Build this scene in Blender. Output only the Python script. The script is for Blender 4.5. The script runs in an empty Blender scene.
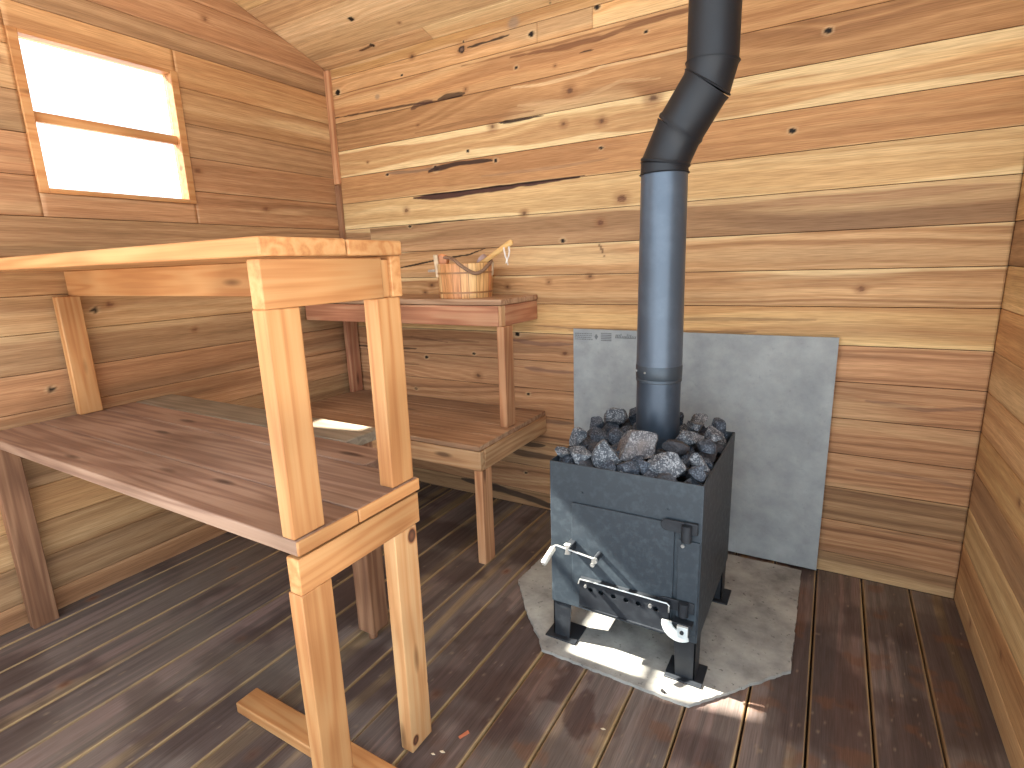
import bpy, bmesh, math, random
import numpy as np
from mathutils import Vector, Matrix

S = bpy.context.scene
COL = S.collection

# ---------------------------------------------------------------- camera
cam_d = bpy.data.cameras.new('camera')
cam = bpy.data.objects.new('camera', cam_d); COL.objects.link(cam)
cam_d.sensor_width = 36; cam_d.lens = 542.0 / 1024 * 36; cam_d.clip_start = 0.02
def cam_axes(pitch, roll, yaw):
    p, y, r = (math.radians(a) for a in (pitch, yaw, roll))
    fwd = Vector((-math.sin(y)*math.cos(p), math.cos(y)*math.cos(p), -math.sin(p)))
    right = fwd.cross(Vector((0, 0, 1))).normalized(); up = right.cross(fwd)
    return right*math.cos(r) + up*math.sin(r), -right*math.sin(r) + up*math.cos(r), fwd
ix, iy, fw = cam_axes(12.536, -1.884, 30.62)
m = Matrix((ix, iy, -fw)).transposed().to_4x4(); m.translation = Vector((0, 0, 1.45))
cam.matrix_world = m
S.camera = cam

# ---------------------------------------------------------------- sky, sun, exposure
W = bpy.data.worlds.new('sky'); S.world = W; W.use_nodes = True
bg = W.node_tree.nodes['Background']
bg.inputs[1].default_value = 1.0
# pale sky above the horizon, below it an added stronger glow to brighten the ceiling
_tc = W.node_tree.nodes.new('ShaderNodeTexCoord'); _sx = W.node_tree.nodes.new('ShaderNodeSeparateXYZ'); _mr = W.node_tree.nodes.new('ShaderNodeValToRGB')
W.node_tree.links.new(_tc.outputs['Generated'], _sx.inputs[0]); _ma = W.node_tree.nodes.new('ShaderNodeMath'); _ma.operation = 'MULTIPLY_ADD'; _ma.inputs[1].default_value = .5; _ma.inputs[2].default_value = .5
W.node_tree.links.new(_sx.outputs[2], _ma.inputs[0]); W.node_tree.links.new(_ma.outputs[0], _mr.inputs[0]); W.node_tree.links.new(_mr.outputs[0], bg.inputs[0])
_e = _mr.color_ramp.elements; _e[0].position = .44; _e[0].color = (2.5, 2.42, 2.3, 1); _e[1].position = .52; _e[1].color = (1.32, 1.5, 1.66, 1)
sun_d = bpy.data.lights.new('sun', 'SUN'); sun_d.energy = 25.0; sun_d.angle = math.radians(0.9)
sun_d.color = (1.0, 0.94, 0.82)
sun = bpy.data.objects.new('sun', sun_d); COL.objects.link(sun)
SUN = Vector((1.0, 0.19, -0.85)).normalized()
sun.rotation_euler = SUN.to_track_quat('-Z', 'Y').to_euler(); sun.location = (-6, 0, 6)
vs = S.view_settings
vs.view_transform = 'Standard'; vs.look = 'None'; vs.gamma = 1; vs.use_curve_mapping = False
vs.exposure = 0.92

# ---------------------------------------------------------------- helpers
def lin(c):
    return tuple(((x/255)/12.92 if x/255 <= 0.04045 else ((x/255+0.055)/1.055)**2.4) for x in c)
def L4(c): return (*lin(c), 1)

class MB:
    """collects shapes given in world coordinates; build() links them as ONE mesh object"""
    def __init__(s): s.v = []; s.f = []
    def add(s, vs_, fs):
        o = len(s.v); s.v += [tuple(p) for p in vs_]; s.f += [tuple(i+o for i in f) for f in fs]; return s
    def box(s, x0, x1, y0, y1, z0, z1):
        return s.add([(x0,y0,z0),(x1,y0,z0),(x1,y1,z0),(x0,y1,z0),(x0,y0,z1),(x1,y0,z1),(x1,y1,z1),(x0,y1,z1)],
                     [(0,3,2,1),(4,5,6,7),(0,1,5,4),(1,2,6,5),(2,3,7,6),(3,0,4,7)])
    def ring_sweep(s, rings, closed=True, caps=True):
        n = len(rings[0]); vs_ = [p for r in rings for p in r]; fs = []
        for k in range(len(rings)-1):
            for i in range(n):
                j = (i+1) % n
                if j == 0 and not closed: continue
                fs.append((k*n+i, k*n+j, (k+1)*n+j, (k+1)*n+i))
        if caps: fs.append(tuple(range(n))[::-1]); fs.append(tuple((len(rings)-1)*n+i for i in range(n)))
        return s.add(vs_, fs)
    def tube(s, pts, r, seg=10, caps=True):
        pts = [Vector(p) for p in pts]; rs = r if isinstance(r, (list, tuple)) else [r]*len(pts)
        rings = []; prev = None
        for i, p in enumerate(pts):
            t = (pts[min(i+1, len(pts)-1)] - pts[max(i-1, 0)]).normalized()
            if prev is None:
                a = Vector((0,0,1)) if abs(t.z) < .9 else Vector((1,0,0))
                n = t.cross(a).normalized()
            else: n = (prev - t*prev.dot(t)).normalized()
            prev = n; b = t.cross(n)
            rings.append([p + (n*math.cos(q) + b*math.sin(q))*rs[i] for q in (2*math.pi*k/seg for k in range(seg))])
        return s.ring_sweep(rings, caps=caps)
    def lathe(s, prof, c, seg=32, closed=False):
        """prof: list of (r, z) about the vertical axis through c"""
        rings = [[Vector((c[0]+r*math.cos(a), c[1]+r*math.sin(a), c[2]+z)) for a in (2*math.pi*k/seg for k in range(seg))] for r, z in prof]
        if closed: rings.append(rings[0]); return s.ring_sweep(rings, caps=False)
        return s.ring_sweep(rings)
    def prism(s, poly, axis, a0, a1):
        """poly: 2D outline in the plane across the axis, from a0 to a1"""
        def P(u, v, a): return (a,u,v) if axis == 'x' else (u,a,v) if axis == 'y' else (u,v,a)
        n = len(poly); vs_ = [P(u,v,a0) for u,v in poly] + [P(u,v,a1) for u,v in poly]
        return s.add(vs_, [tuple(range(n))[::-1], tuple(range(n,2*n))] + [(i,(i+1)%n,n+(i+1)%n,n+i) for i in range(n)])
    def build(s, name, mat, parent=None, bevel=0, sharp=35, subsurf=0):
        o0 = parent_world(parent) if parent else Vector((0,0,0))
        me = bpy.data.meshes.new(name)
        me.from_pydata([tuple(Vector(p)-o0) for p in s.v], [], s.f)
        bm = bmesh.new(); bm.from_mesh(me); bmesh.ops.recalc_face_normals(bm, faces=bm.faces); bm.to_mesh(me); bm.free()
        for p in me.polygons: p.use_smooth = True
        me.set_sharp_from_angle(angle=math.radians(sharp))
        me.materials.append(mat)
        o = bpy.data.objects.new(name, me); COL.objects.link(o)
        if parent: o.parent = parent
        if bevel:
            b = o.modifiers.new('bevel', 'BEVEL'); b.width = bevel; b.segments = 2; b.limit_method = 'ANGLE'; b.angle_limit = math.radians(40)
        return o
def parent_world(p):
    v = Vector((0,0,0))
    while p: v += p.location; p = p.parent
    return v
def thing(name, label, cat, loc, group=None):
    o = bpy.data.objects.new(name, None); COL.objects.link(o); o.location = loc; o.empty_display_size = .1
    o['label'] = label; o['category'] = cat
    if group: o['group'] = group
    return o
def tag(o, label, cat, group=None):
    o['label'] = label; o['category'] = cat
    if group: o['group'] = group
    return o
def structure(o): o['kind'] = 'structure'; return o

# ---------------------------------------------------------------- materials
class NT:
    def __init__(s, name):
        s.m = bpy.data.materials.new(name); s.m.use_nodes = True; s.t = s.m.node_tree
        s.b = s.t.nodes['Principled BSDF']
    def n(s, typ, **kw):
        nd = s.t.nodes.new(typ)
        for k, v in kw.items():
            if k.startswith('i_'): nd.inputs[k[2:].replace('_', ' ')].default_value = v
            elif k[0] == 'p' and k[1:].isdigit(): nd.inputs[int(k[1:])].default_value = v
            else: setattr(nd, k, v)
        return nd
    def l(s, a, b): s.t.links.new(a, b)
    def ramp(s, fac, stops):
        r = s.n('ShaderNodeValToRGB'); s.l(fac, r.inputs[0]); e = r.color_ramp.elements
        while len(e) > 1: e.remove(e[-1])
        e[0].position = stops[0][0]; e[0].color = L4(stops[0][1])
        for p, c in stops[1:]:
            q = e.new(p); q.color = L4(c)
        return r.outputs[0]
    def mix(s, fac, a, b, mode='MIX'):
        x = s.n('ShaderNodeMix', data_type='RGBA', blend_type=mode)
        for sock, v in ((x.inputs[0], fac), (x.inputs[6], a), (x.inputs[7], b)):
            if hasattr(v, 'links'): s.l(v, sock)
            else: sock.default_value = v
        return x.outputs[2]
    def bump(s, h, strength=.3, dist=.002):
        b = s.n('ShaderNodeBump', i_Strength=strength, i_Distance=dist); s.l(h, b.inputs['Height']); s.l(b.outputs[0], s.b.inputs['Normal'])

def lumber(name, light, mid, dark, axis, rough=.55, contrast=1.0, knots=True, spec=.3, marks=()):
    t = NT(name); tc = t.n('ShaderNodeTexCoord'); oi = t.n('ShaderNodeObjectInfo')
    mul = t.n('ShaderNodeVectorMath', operation='SCALE'); mul.inputs[0].default_value = (3.1, 5.3, 2.7); t.l(oi.outputs['Random'], mul.inputs['Scale'])
    add = t.n('ShaderNodeVectorMath', operation='ADD'); t.l(tc.outputs['Object'], add.inputs[0]); t.l(mul.outputs[0], add.inputs[1])
    sc = {'x': (.8, 13, 13), 'y': (13, .8, 13), 'z': (13, 13, .8)}[axis]
    mp = t.n('ShaderNodeMapping'); mp.inputs['Scale'].default_value = sc; t.l(add.outputs[0], mp.inputs[0])
    big = t.n('ShaderNodeTexNoise', i_Scale=1.0, i_Detail=2.0, i_Roughness=.5); t.l(mp.outputs[0], big.inputs['Vector'])
    # growth rings: contour lines of a slow field, so they run with the board and close round knots
    wv = t.n('ShaderNodeMath', operation='MULTIPLY', p1=34.0); t.l(big.outputs[0], wv.inputs[0])
    sn = t.n('ShaderNodeMath', operation='SINE'); t.l(wv.outputs[0], sn.inputs[0])
    ab = t.n('ShaderNodeMath', operation='MULTIPLY_ADD', p1=.5, p2=.5); t.l(sn.outputs[0], ab.inputs[0])
    sc2 = {'x': (3, 160, 160), 'y': (160, 3, 160), 'z': (160, 160, 3)}[axis]
    m2 = t.n('ShaderNodeMapping'); m2.inputs['Scale'].default_value = sc2; t.l(add.outputs[0], m2.inputs[0])
    fine = t.n('ShaderNodeTexNoise', i_Scale=1.0, i_Detail=3.0, i_Roughness=.6); t.l(m2.outputs[0], fine.inputs['Vector'])
    f1 = t.n('ShaderNodeMath', operation='MULTIPLY', p1=.40*contrast); t.l(ab.outputs[0], f1.inputs[0])
    f2 = t.n('ShaderNodeMath', operation='MULTIPLY_ADD', p1=.5*contrast); t.l(fine.outputs[0], f2.inputs[0]); t.l(f1.outputs[0], f2.inputs[2])
    c = t.ramp(f2.outputs[0], [(.12, light), (.5, mid), (.95, dark)])
    # tone shift from board to board and along a board
    tone = t.n('ShaderNodeTexNoise', i_Scale=2.3, i_Detail=2.0); t.l(add.outputs[0], tone.inputs['Vector'])
    tr = t.ramp(tone.outputs[0], [(.3, (205, 200, 196)), (.7, (255, 255, 255))])
    c = t.mix(1.0, c, tr, 'MULTIPLY')
    if knots:
        ks = {'x': (2.2, 9, 9), 'y': (9, 2.2, 9), 'z': (9, 9, 2.2)}[axis]
        m3 = t.n('ShaderNodeMapping'); m3.inputs['Scale'].default_value = ks; t.l(add.outputs[0], m3.inputs[0])
        vo = t.n('ShaderNodeTexVoronoi', i_Scale=1.0, i_Randomness=1.0); t.l(m3.outputs[0], vo.inputs['Vector'])
        kr = t.n('ShaderNodeMapRange', p1=.07, p2=.15, p3=.75, p4=0.0); t.l(vo.outputs['Distance'], kr.inputs[0])
        c = t.mix(kr.outputs[0], c, L4(tuple(int(x*.5) for x in dark)))
    for pos, rad in marks:      # knots at known places of one board (object coordinates)
        dv = t.n('ShaderNodeVectorMath', operation='SUBTRACT'); t.l(tc.outputs['Object'], dv.inputs[0]); dv.inputs[1].default_value = pos
        dm = t.n('ShaderNodeVectorMath', operation='MULTIPLY'); t.l(dv.outputs[0], dm.inputs[0]); dm.inputs[1].default_value = tuple((.75 if a == axis else 1.0)/rad for a in 'xyz')
        dl = t.n('ShaderNodeVectorMath', operation='LENGTH'); t.l(dm.outputs[0], dl.inputs[0])
        kd = t.ramp(dl.outputs['Value'], [(0, (118, 74, 50)), (.35, (96, 58, 42)), (.62, (58, 34, 30)), (.8, (150, 92, 56))])
        mm = t.n('ShaderNodeMapRange', p1=.75, p2=1.0, p3=.95, p4=0.0); t.l(dl.outputs['Value'], mm.inputs[0])
        c = t.mix(mm.outputs[0], c, kd)
    t.l(c, t.b.inputs['Base Color']); t.b.inputs['Roughness'].default_value = rough
    t.b.inputs['Specular IOR Level'].default_value = spec
    t.bump(f2.outputs[0], .25, .0015)
    return t.m

def planks_mat(name, rough=.6, axis='x', bump=.3, spec=.25):
    """boards whose albedo is stored per vertex (grain, knots, bark), plus fine fibre"""
    t = NT(name); at = t.n('ShaderNodeVertexColor', layer_name='Col'); tc = t.n('ShaderNodeTexCoord')
    m = t.n('ShaderNodeMapping'); m.inputs['Scale'].default_value = {'x': (8, 260, 260), 'y': (260, 8, 260)}[axis]
    t.l(tc.outputs['Object'], m.inputs[0])
    f = t.n('ShaderNodeTexNoise', i_Scale=1.0, i_Detail=3.0, i_Roughness=.6); t.l(m.outputs[0], f.inputs['Vector'])
    r = t.ramp(f.outputs[0], [(.3, (214, 208, 202)), (.65, (255, 255, 255))])
    t.l(t.mix(1.0, at.outputs[0], r, 'MULTIPLY'), t.b.inputs['Base Color'])
    t.b.inputs['Roughness'].default_value = rough; t.b.inputs['Specular IOR Level'].default_value = spec
    t.bump(f.outputs[0], bump, .001)
    return t.m

def metal(name, col, rough, metallic=.3, dust=.25, dustcol=(120, 130, 135), scale=14, bump=.06, spec=.5):
    t = NT(name); tc = t.n('ShaderNodeTexCoord')
    n1 = t.n('ShaderNodeTexNoise', i_Scale=float(scale), i_Detail=6.0, i_Roughness=.65); t.l(tc.outputs['Object'], n1.inputs['Vector'])
    mr = t.n('ShaderNodeMapRange', p1=.48, p2=.8, p3=0.0, p4=dust); t.l(n1.outputs[0], mr.inputs[0])
    c = t.mix(mr.outputs[0], L4(col), L4(dustcol))
    t.l(c, t.b.inputs['Base Color'])
    rr = t.n('ShaderNodeMapRange', p1=.3, p2=.7, p3=rough*.85, p4=min(1, rough*1.25)); t.l(n1.outputs[0], rr.inputs[0]); t.l(rr.outputs[0], t.b.inputs['Roughness'])
    t.b.inputs['Metallic'].default_value = metallic; t.b.inputs['Specular IOR Level'].default_value = spec
    n2 = t.n('ShaderNodeTexNoise', i_Scale=160.0, i_Detail=2.0); t.l(tc.outputs['Object'], n2.inputs['Vector'])
    t.bump(n2.outputs[0], bump, .001)
    return t.m

def stone_mat(name, base, dark, light, warm=None):
    t = NT(name); tc = t.n('ShaderNodeTexCoord')
    vo = t.n('ShaderNodeTexVoronoi', i_Scale=230.0, i_Randomness=1.0); t.l(tc.outputs['Object'], vo.inputs['Vector'])
    sp = t.ramp(vo.outputs['Color'], [(.0, dark), (.35, base), (.62, base), (.72, light), (1, light)])
    n = t.n('ShaderNodeTexNoise', i_Scale=26.0, i_Detail=6.0, i_Roughness=.7); t.l(tc.outputs['Object'], n.inputs['Vector'])
    c = t.mix(.42, sp, t.ramp(n.outputs[0], [(.3, dark), (.5, base), (.68, light)]))
    if warm:
        n2 = t.n('ShaderNodeTexNoise', i_Scale=9.0, i_Detail=2.0); t.l(tc.outputs['Object'], n2.inputs['Vector'])
        mr = t.n('ShaderNodeMapRange', p1=.55, p2=.68, p3=0.0, p4=.75); t.l(n2.outputs[0], mr.inputs[0])
        c = t.mix(mr.outputs[0], c, L4(warm))
    t.l(c, t.b.inputs['Base Color']); t.b.inputs['Roughness'].default_value = .75
    t.bump(n.outputs[0], .6, .006)
    return t.m

def cement_mat(name, base, light, dark, spots=.5):
    t = NT(name); tc = t.n('ShaderNodeTexCoord')
    n = t.n('ShaderNodeTexNoise', i_Scale=7.0, i_Detail=7.0, i_Roughness=.65); t.l(tc.outputs['Object'], n.inputs['Vector'])
    c = t.ramp(n.outputs[0], [(.3, dark), (.5, base), (.7, light)])
    n2 = t.n('ShaderNodeTexNoise', i_Scale=55.0, i_Detail=3.0, i_Roughness=.6); t.l(tc.outputs['Object'], n2.inputs['Vector'])
    mr = t.n('ShaderNodeMapRange', p1=.64, p2=.72, p3=0.0, p4=spots); t.l(n2.outputs[0], mr.inputs[0])
    c = t.mix(mr.outputs[0], c, L4((52, 48, 46)))
    t.l(c, t.b.inputs['Base Color']); t.b.inputs['Roughness'].default_value = .85
    t.bump(n2.outputs[0], .3, .001)
    return t.m

def plain(name, col, rough=.5, metallic=0, spec=.5, var=.12):
    t = NT(name); tc = t.n('ShaderNodeTexCoord'); n = t.n('ShaderNodeTexNoise', i_Scale=40.0, i_Detail=3.0); t.l(tc.outputs['Object'], n.inputs['Vector'])
    lo = tuple(int(x*(1-var)) for x in col)
    t.l(t.ramp(n.outputs[0], [(.35, lo), (.65, col)]), t.b.inputs['Base Color'])
    t.b.inputs['Roughness'].default_value = rough; t.b.inputs['Metallic'].default_value = metallic; t.b.inputs['Specular IOR Level'].default_value = spec
    return t.m

M = {}
for ax in 'xyz':
    M['pine_'+ax] = lumber('orange_pine_'+ax, (216, 166, 112), (206, 148, 94), (176, 112, 66), ax, .5)
    M['back_'+ax] = lumber('weathered_bench_pine_'+ax, (214, 178, 136), (196, 152, 110), (146, 102, 72), ax, .6)
    M['red_'+ax] = lumber('reddish_fir_'+ax, (206, 158, 122), (190, 132, 100), (148, 92, 68), ax, .55)
    M['tanpost_'+ax] = lumber('tan_post_pine_'+ax, (220, 172, 130), (204, 148, 106), (160, 104, 74), ax, .55)
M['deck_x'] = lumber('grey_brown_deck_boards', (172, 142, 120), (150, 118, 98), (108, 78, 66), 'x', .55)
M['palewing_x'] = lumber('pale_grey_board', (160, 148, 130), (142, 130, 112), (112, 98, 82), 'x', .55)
M['stain_z'] = lumber('stained_post_fir', (172, 130, 98), (148, 106, 78), (100, 68, 52), 'z', .65)
M['backdeck_x'] = lumber('back_deck_boards', (192, 158, 128), (172, 136, 106), (124, 90, 68), 'x', .6)
M['wall'] = planks_mat('cedar_wall_boards', .6, 'x')
M['wall_y'] = planks_mat('cedar_side_wall_boards', .6, 'y')
M['ceil'] = planks_mat('cedar_ceiling_boards', .6, 'x')
M['floor'] = planks_mat('worn_floor_boards', .62, 'y', .5, .35)

# ---------------------------------------------------------------- board surfaces with per-vertex albedo
def _h(i, j, seed):
    n = (i.astype(np.int64)*374761393 + j.astype(np.int64)*668265263 + seed*1442695041) & 0x7fffffff
    n = ((n ^ (n >> 13)) * 1274126177) & 0x7fffffff
    return ((n ^ (n >> 16)) & 0xffff) / 65535.0
def vnoise(u, v, seed):
    i = np.floor(u); j = np.floor(v); a = u-i; b = v-j
    a = a*a*(3-2*a); b = b*b*(3-2*b)
    return (_h(i, j, seed)*(1-a)+_h(i+1, j, seed)*a)*(1-b) + (_h(i, j+1, seed)*(1-a)+_h(i+1, j+1, seed)*a)*b
def fbm(u, v, seed, o=3):
    s = 0; a = .5; t = 0
    for k in range(o):
        s = s + a*vnoise(u*2**k, v*2**k, seed+k*17); t += a; a *= .5
    return s/t
def sstep(x, a, b):
    t = np.clip((x-a)/(b-a), 0, 1); return t*t*(3-2*t)
def A(c): return np.array(lin(c))
def lerp(c, d, m): return c*(1-m[..., None]) + d*m[..., None]

def board_albedo(U, V, v0, v1, seed, p, knots, streaks):
    """U along the board, V across. p: dict(light, mid, dark, sap, top, bot, freq, wave)"""
    g = V + (fbm(U*.8+seed, V*3, seed, 3)-.5)*p.get('wave', .09)
    for (ku, kv, kr, kind) in knots:
        if v0-.12 < kv < v1+.12:
            e = np.exp(-((U-ku)/(kr*4.2))**2 - ((V-kv)/(kr*2.2))**2)
            g = g + e*kr*1.1
    fr = p.get('freq', 95)
    n = vnoise(g*fr, U*.35, seed+5)*.6 + vnoise(g*fr*.31, U*.25, seed+9)*.4
    c = lerp(A(p['light'])[None, :]*np.ones(U.shape+(1,)), A(p['mid']), sstep(n, .25, .6))
    c = lerp(c, A(p['dark']), sstep(n, .55, .95)*p.get('dk', .7))
    broad = fbm(U*.9, V*9, seed+31, 3)
    c = c*(1 + (broad-.5)*.5)[..., None]
    # pale ripples of figure that follow the grain lines
    rip = vnoise(g*14+3, U*.8, seed+55); c = lerp(c, A(p.get('sap', (228, 194, 140))), sstep(rip, .74, .9)*.45)
    c = lerp(c, A(p['dark']), sstep(vnoise(g*19+7, U*.7, seed+57), .78, .9)*.45)
    sap = A(p.get('sap', (228, 194, 140)))
    wob = (fbm(U*1.6, V*0, seed+71, 3)-.35)
    if p.get('top'): c = lerp(c, sap, sstep(V-(v1-p['top']*(.2+1.6*wob)), -.004, .006)*.8)
    if p.get('bot'):
        wob2 = (fbm(U*1.4, V*0, seed+93, 3)-.35)
        c = lerp(c, sap, sstep((v0+p['bot']*(.2+1.6*wob2))-V, -.004, .006)*.8)
    for (ku, kv, kr, kind) in knots:
        if not (v0-.06 < kv < v1+.06): continue
        d = np.sqrt(((U-ku)/(kr*1.25))**2 + ((V-kv)/kr)**2) + (fbm(U*60, V*60, seed+3, 2)-.5)*.5
        halo = sstep(-d, -2.6, -.9)
        if kind == 'b':      # black open knot with a pale rim
            c = lerp(c, A((222, 190, 146)), sstep(-d, -1.9, -1.1)*.4)
            c = lerp(c, A((24, 16, 14)), sstep(-d, -1.05, -.7))
        elif kind == 'r':    # sound round knot
            c = lerp(c, A((150, 100, 62)), halo*.45)
            c = lerp(c, A((112, 70, 48)), sstep(-d, -1.1, -.6)*(.55+.45*np.sin(d*11)**2))
        elif kind == 'k':
            c = lerp(c, A((176, 124, 80)), halo*.5)
            c = lerp(c, A((40, 26, 22)), sstep(-d, -1.15, -.8)); c = lerp(c, A((120, 96, 84)), sstep(-d, -.62, -.4)*.8)
        elif kind == 's':    # soft swirl
            c = lerp(c, A((150, 102, 64)), halo*.6)
            c = lerp(c, A((98, 64, 44)), sstep(-d, -.95, -.3)*.85)
        elif kind == 'l':    # pale worn knot
            c = lerp(c, A((206, 184, 164)), halo*.6)
        elif kind == 'g':    # grey mark
            c = lerp(c, A((128, 116, 108)), halo*.55)
    for (pts, w, col, op, ang) in streaks:
        us = [q[0] for q in pts]; vv = [q[1] for q in pts]
        if max(vv)+w < v0-.02 or min(vv)-w > v1+.02: continue
        yc = np.interp(U, us, vv); tt = (U-us[0])/(us[-1]-us[0])
        ww = w*(.35+.65*np.clip(np.sin(np.clip(tt, 0, 1)*math.pi)*1.6, 0, 1))*(.55+.9*fbm(U*9, V*0, seed+7, 3))
        if ang == 'wedge': ww = w*np.interp(tt, [0, .15, .5, 1], [.25, 1, .8, .15])*(.8+.4*fbm(U*9, V*0, seed+7, 2))
        d = np.abs(V-yc + (fbm(U*14, V*40, seed+13, 2)-.5)*w*.5)
        msk = sstep(-d, -ww*1.15, -ww*.75)*((tt >= 0) & (tt <= 1))
        c = lerp(c, A(col), msk*op)
    lum = (c*np.array([.3, .6, .1])).sum(-1, keepdims=True)
    return (lum*.06 + c*.94)*np.array(p.get('cool', (.99, 1.0, .97)))

class Planks:
    def __init__(s, place): s.place = place; s.v = []; s.f = []; s.c = []; s.n = 0
    def board(s, u0, u1, v0, v1, seed, p, knots=(), streaks=(), du=.009, dv=.0035, groove=.007, edge=None, extra=None, ends=True):
        nu = max(3, int((u1-u0)/du)); nv = max(3, int((v1-v0)/dv))
        u = np.linspace(u0, u1, nu); v = np.linspace(v0, v1, nv)
        gp = edge or .0025
        us = np.concatenate([[u0, u0], u[1:-1], [u1, u1]]); us[1] += .0008; us[-2] -= .0008
        vv = np.concatenate([[v0, v0+gp*.3], [v0+gp], v[1:-1], [v1-gp], [v1-gp*.3, v1]])
        vv = np.sort(vv)
        U, V = np.meshgrid(us, vv, indexing='ij')
        D = np.zeros_like(U); D[:, 0] = D[:, -1] = -groove; D[:, 1] = D[:, -2] = -gp*.35
        if ends: D[0, :] = D[-1, :] = -groove
        c = board_albedo(U, V, v0, v1, seed, p, knots, streaks)
        if extra is not None: c = extra(U, V, c, v0, v1, seed)
        P = s.place(U, V, D)
        s.v.append(P.reshape(-1, 3)); s.c.append(np.clip(c, .003, .95).reshape(-1, 3))
        a, b = U.shape; idx = (np.arange(a*b) + s.n).reshape(a, b)
        q = np.stack([idx[:-1, :-1], idx[1:, :-1], idx[1:, 1:], idx[:-1, 1:]], -1).reshape(-1, 4)
        s.f.append(q); s.n += a*b
    def solid(s, corners, faces, col=(60, 42, 30)):
        s.v.append(np.array(corners, float)); s.c.append(np.tile(A(col), (len(corners), 1)))
        s.f.append(np.array(faces)+s.n); s.n += len(corners)
    def slab(s, x0, x1, y0, y1, z0, z1, col=(60, 42, 30)):
        s.solid([(x0,y0,z0),(x1,y0,z0),(x1,y1,z0),(x0,y1,z0),(x0,y0,z1),(x1,y0,z1),(x1,y1,z1),(x0,y1,z1)],
                [(0,3,2,1),(4,5,6,7),(0,1,5,4),(1,2,6,5),(2,3,7,6),(3,0,4,7)], col)
    def build(s, name, mat):
        V = np.concatenate(s.v); F = np.concatenate(s.f); C = np.concatenate(s.c)
        me = bpy.data.meshes.new(name)
        me.vertices.add(len(V)); me.vertices.foreach_set('co', V.astype(np.float32).ravel())
        me.loops.add(len(F)*4); me.loops.foreach_set('vertex_index', F.astype(np.int32).ravel())
        me.polygons.add(len(F)); me.polygons.foreach_set('loop_start', np.arange(0, len(F)*4, 4, dtype=np.int32))
        me.update(calc_edges=True)
        at = me.color_attributes.new('Col', 'FLOAT_COLOR', 'POINT')
        at.data.foreach_set('color', np.concatenate([C, np.ones((len(C), 1))], 1).astype(np.float32).ravel())
        me.materials.append(mat); me.validate()
        o = bpy.data.objects.new(name, me); COL.objects.link(o); return structure(o)

YW = 2.688; XL = -2.88; XR = .55; YF = -.62; SL = .31; ZC = 2.672     # back wall, left wall, right wall, front edge, roof slope
def ceil_z(y): return ZC + SL*(YW-y)

# ---- back wall
def wall_place(U, V, D): return np.stack([U, YW - D, V], -1)
tan = dict(light=(212, 170, 122), mid=(196, 150, 102), dark=(154, 108, 70), sap=(234, 204, 154))
orange = dict(light=(208, 160, 108), mid=(194, 142, 92), dark=(150, 100, 62), sap=(230, 194, 142))
cream = dict(light=(228, 192, 138), mid=(212, 172, 118), dark=(172, 128, 84), sap=(240, 212, 160))
brown = dict(light=(186, 146, 106), mid=(168, 128, 90), dark=(122, 88, 62), sap=(222, 188, 138))
yellow = dict(light=(222, 180, 122), mid=(208, 160, 104), dark=(166, 118, 76), sap=(238, 204, 146))
redbr = dict(light=(198, 150, 108), mid=(180, 130, 90), dark=(134, 92, 64), sap=(216, 178, 132))
def P(b, **k): d = dict(b); d.update(k); return d
seams = [0, .10, .262, .42, .58, .742, .905, 1.063, 1.226, 1.382, 1.54, 1.704, 1.866, 2.03, 2.19, 2.357, 2.522, 2.616, 2.70]
styles = [P(brown, dk=.9), P(redbr, dk=.9, wave=.16), P(brown, dk=.9), P(redbr, wave=.14), P(redbr, wave=.16, dk=.8), P(redbr, wave=.2, dk=.8), P(redbr, top=.02, dk=.9, wave=.14), P(yellow, bot=.03, wave=.1, dk=.6),
          P(tan, top=.03, dk=.8), P(tan, top=.02, dk=.8, wave=.12), P(brown, top=.035, wave=.12), P(cream, bot=.03, dk=.35, wave=.14), P(orange, dk=.35, bot=.01, wave=.1), P(cream, top=.05, bot=.05, dk=.6, wave=.16, light=(216, 176, 122), mid=(196, 150, 100)),
          P(tan, dk=.8, wave=.3, freq=60, light=(200, 152, 102), mid=(176, 128, 82)), P(orange, dk=.5, wave=.12), P(tan, dk=.35, wave=.14, light=(222, 174, 122), mid=(210, 158, 104)), P(tan, dk=.4, mid=(198, 150, 92))]
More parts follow.
